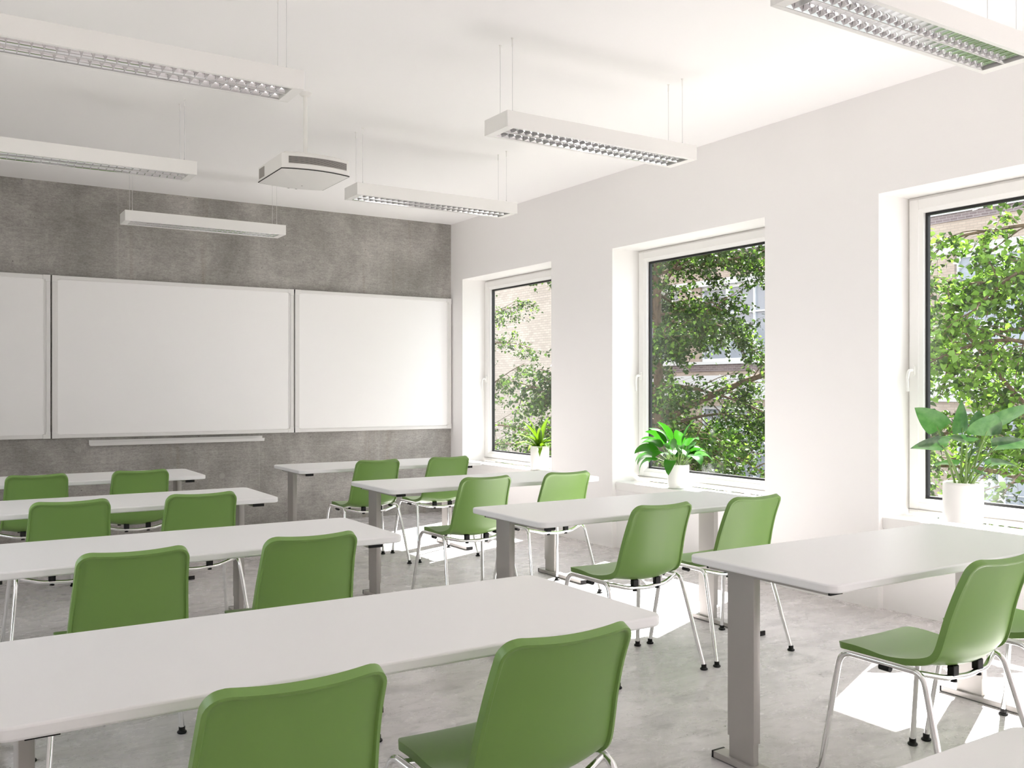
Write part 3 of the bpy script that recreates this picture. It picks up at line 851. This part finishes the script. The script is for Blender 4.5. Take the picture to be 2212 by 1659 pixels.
for i in range(len(piers)-1):
    ya, yb_ = piers[i]+0.75, piers[i+1]-0.55
    for z0, z1 in ((-2.6, 0.72), (2.52, 5.6), (6.98, 10.0)):
        f = MB(); n = 7
        f.box(22.12, 22.2, ya, yb_, z0, z0+0.12); f.box(22.12, 22.2, ya, yb_, z1-0.14, z1)
        for k in range(n+1):
            y = ya+(yb_-ya)*k/n; w = 0.09 if k % 2 == 0 else 0.04
            f.box(22.12, 22.2, y-w, y+w, z0+0.12, z1-0.14)
        zt = z0+(z1-z0)*0.62
        f.box(22.13, 22.19, ya, yb_, zt-0.03, zt+0.03)
        if z0 < 0:
            for q in (0.25, 0.44, 0.81): f.box(22.14, 22.18, ya, yb_, z0+(z1-z0)*q-0.012, z0+(z1-z0)*q+0.012)
        fo = PB(f.build('window_frame', M['far_frame']))
        g = MB(); g.box(22.2, 22.22, ya, yb_, z0, z1); go = g.build('panes', M['far_glass'], fo)
b = MB(); b.box(22.6, 30, Y0, Y1, -4, 14); PB(b.build('main_block', M['render']))

o = empty('brick_wing', (13, 30, -4)); tag(o, 'windowless pale brick wing seen through the window nearest the whiteboards', 'building')
b = MB(); b.box(0, 1.0, -13.6, 20, 0, 13); b.build('wall', M['brick_pale'], o)
b = MB(); b.box(-0.15, 1.1, -13.7, 20.1, 13, 13.3); b.build('roof_edge', M['render'], o)

# ------------------------------------------------------------------ outside: trees
def tree(name, label, base, top, seed, limbs, limb_len, leaf, nsub=13, ntwig=7, nleaf=7, zmin=-2.6, az_bias=None, extra=None, mats=('leaf_tree',), trunk_r=0.12):
    rs = random.Random(seed); nr = np.random.default_rng(seed)
    root = empty(name, base); tag(root, label, 'tree', 'trees outside the windows')
    bx_, by_, bz_ = base
    wood = MB(); tips = []
    def clear(p):      # stay clear of the house and out of the sun's way into the room
        X_ = p.x+bx_; Z_ = p.z+bz_
        return X_ > 1.0 and Z_ < 0.25+1.19*(X_-0.1)
    Ht = top-bz_
    tp = [Vector((0.10*math.sin(k*0.9+seed), 0.10*math.cos(k*0.7+seed), Ht*k/12)) for k in range(13)]
    tp = [p if i else Vector((0, 0, 0)) for i, p in enumerate(tp)]
    wood.tube(tp, [trunk_r*(1-0.75*k/12) for k in range(13)], 10)
    def trunk_at(z):
        q = min(max(z/Ht, 0), 0.999)*12; i = int(q); return tp[i].lerp(tp[i+1], q-i)
    def grow(p, az, el, ln, r0, curve, n=9, jit=0.10):
        pts = [p]; a, e = az, el
        for k in range(n):
            a += rs.uniform(-jit, jit); e += curve/n + rs.uniform(-jit, jit)*0.7
            d = Vector((math.cos(a)*math.cos(e), math.sin(a)*math.cos(e), math.sin(e)))
            pts.append(pts[-1]+d*ln/n)
        return pts
    specs = []
    for i in range(limbs):
        z = (zmin-bz_) + (Ht-(zmin-bz_))*(i+rs.random())/limbs
        az = i*2.39996+rs.uniform(-0.4, 0.4)
        q = (z-(zmin-bz_))/(Ht-(zmin-bz_))
        specs.append((z, az, rs.uniform(-0.25, 0.9), limb_len*(1.0-0.45*q)*rs.uniform(0.75, 1.15), rs.uniform(-1.1, 0.2)))
    for s_ in (extra or []): specs.append(s_)
    for (z, az, el, ln, cv) in specs:
        pts = grow(trunk_at(z), az, el, ln, 0, cv)
        keep = [p for p in pts]
        for i, p in enumerate(pts):
            if not clear(p): keep = pts[:i]; break
        if len(keep) < 4: continue
        pts = keep; n = len(pts)
        wood.tube(pts, [max(0.014*ln*(1-0.85*k/n), 0.004) for k in range(n)], 7)
        for j in range(nsub):
            q = 0.15+0.85*(j+rs.random()*0.6)/nsub; f = q*(n-1); i = min(int(f), n-2)
            p = pts[i].lerp(pts[i+1], f-i); dv = (pts[i+1]-pts[i]).normalized()
            sa = math.atan2(dv.y, dv.x) + (1 if j % 2 else -1)*rs.uniform(0.4, 1.1)
            sl = ln*rs.uniform(0.22, 0.36)*(1.15-0.5*q)
            sp_ = grow(p, sa, rs.uniform(-0.7, 0.75), sl, 0, rs.uniform(-0.9, 0.1), 5, 0.18)
            kp = len(sp_)
            for i_, x in enumerate(sp_):
                if not clear(x): kp = i_; break
            if kp < 3: continue
            sp_ = sp_[:kp]
            wood.tube(sp_, [max(0.010*(1-0.8*k/6), 0.0025) for k in range(len(sp_))], 5)
            for t_ in range(ntwig):
                f = (0.15+0.85*rs.random())*(len(sp_)-1); i = min(int(f), len(sp_)-2)
                p = sp_[i].lerp(sp_[i+1], f-i); dv = sp_[i+1]-sp_[i]
                ta = math.atan2(dv.y, dv.x)+rs.uniform(-1.1, 1.1)
                tw = grow(p, ta, rs.uniform(-0.9, 0.7), rs.uniform(0.16, 0.40), 0, -0.5, 3, 0.25)
                if not all(clear(x) for x in tw): continue
                wood.tube(tw, [0.0025, 0.002, 0.0016, 0.0012], 3, False)
                for l_ in range(nleaf):
                    f = rs.random()*3; i = min(int(f), 2)
                    tips.append(tw[i].lerp(tw[i+1], f-i)+Vector((rs.gauss(0, .03), rs.gauss(0, .03), rs.gauss(0, .03)-0.015)))
    wood.build('trunk', M['bark'], root, smooth=60)
    print('LEAVES', name, len(tips))
    tips = np.array([(p.x, p.y, p.z) for p in tips])
    split = nr.random(len(tips)) < 0.75
    for which, mk in ((split, mats[0]), (~split, mats[-1])):
        T = tips[which] if len(mats) > 1 else (tips if which is split else tips[:0])
        if len(T) == 0: continue
        n = len(T)
        a = nr.uniform(0, 2*np.pi, n); e = nr.normal(-0.55, 0.5, n); ro = nr.uniform(-1.0, 1.0, n)
        d = np.stack([np.cos(a)*np.cos(e), np.sin(a)*np.cos(e), np.sin(e)], 1)
        s0 = np.stack([-np.sin(a), np.cos(a), np.zeros(n)], 1); u0 = np.cross(d, s0)
        s = s0*np.cos(ro)[:, None]+u0*np.sin(ro)[:, None]; u = np.cross(d, s)
        L = leaf*nr.uniform(0.65, 1.2, n)[:, None]
        # a broad leaf folded along its midrib: base, two shoulders, two flanks, tip
        pts = np.stack([T, T+d*L*0.28+s*L*0.42+u*L*0.10, T+d*L*0.28-s*L*0.42+u*L*0.10,
                        T+d*L*0.62+s*L*0.30+u*L*0.08, T+d*L*0.62-s*L*0.30+u*L*0.08, T+d*L*1.05], 1).reshape(-1, 3)
        quads = np.array([[0, 1, 3, 5], [0, 5, 4, 2]])
        faces = (np.arange(n)[:, None, None]*6 + quads[None]).reshape(-1, 4)
        me = bpy.data.meshes.new('foliage')
        me.vertices.add(n*6); me.vertices.foreach_set('co', pts.astype(np.float32).ravel())
        nf = len(faces)
        me.loops.add(nf*4); me.polygons.add(nf)
        me.loops.foreach_set('vertex_index', faces.ravel().astype(np.int32))
        me.polygons.foreach_set('loop_start', np.arange(0, nf*4, 4, dtype=np.int32))
        me.polygons.foreach_set('loop_total', np.full(nf, 4, dtype=np.int32))
        me.update(calc_edges=True); me.validate()
        me.materials.append(M[mk])
        o = bpy.data.objects.new('foliage', me); COL.objects.link(o); o.parent = root
    return root

tree('leafy_tree', 'dense tree with ivy-like leaves behind the middle window', (4.35, 1.45, -4.0), 5.4, 3, 62, 3.0, 0.060,
     nsub=17, ntwig=9, nleaf=10, extra=[(4.85, -0.72, 0.62, 4.4, -0.75)], mats=('leaf_tree', 'leaf_young'), trunk_r=0.13)
tree('leafy_tree', 'bright airy tree close behind the window at the right edge', (5.0, -4.35, -4.0), 5.8, 8, 60, 2.7, 0.072,
     nsub=14, ntwig=8, nleaf=8, mats=('leaf_young', 'leaf_tree'), trunk_r=0.11)
tree('leafy_tree', 'tree beyond the window nearest the whiteboards, before the brick wing', (6.9, 11.9, -4.0), 4.4, 12, 26, 3.2, 0.066,
     nsub=13, ntwig=7, nleaf=8, mats=('leaf_tree', 'leaf_young'), trunk_r=0.13)
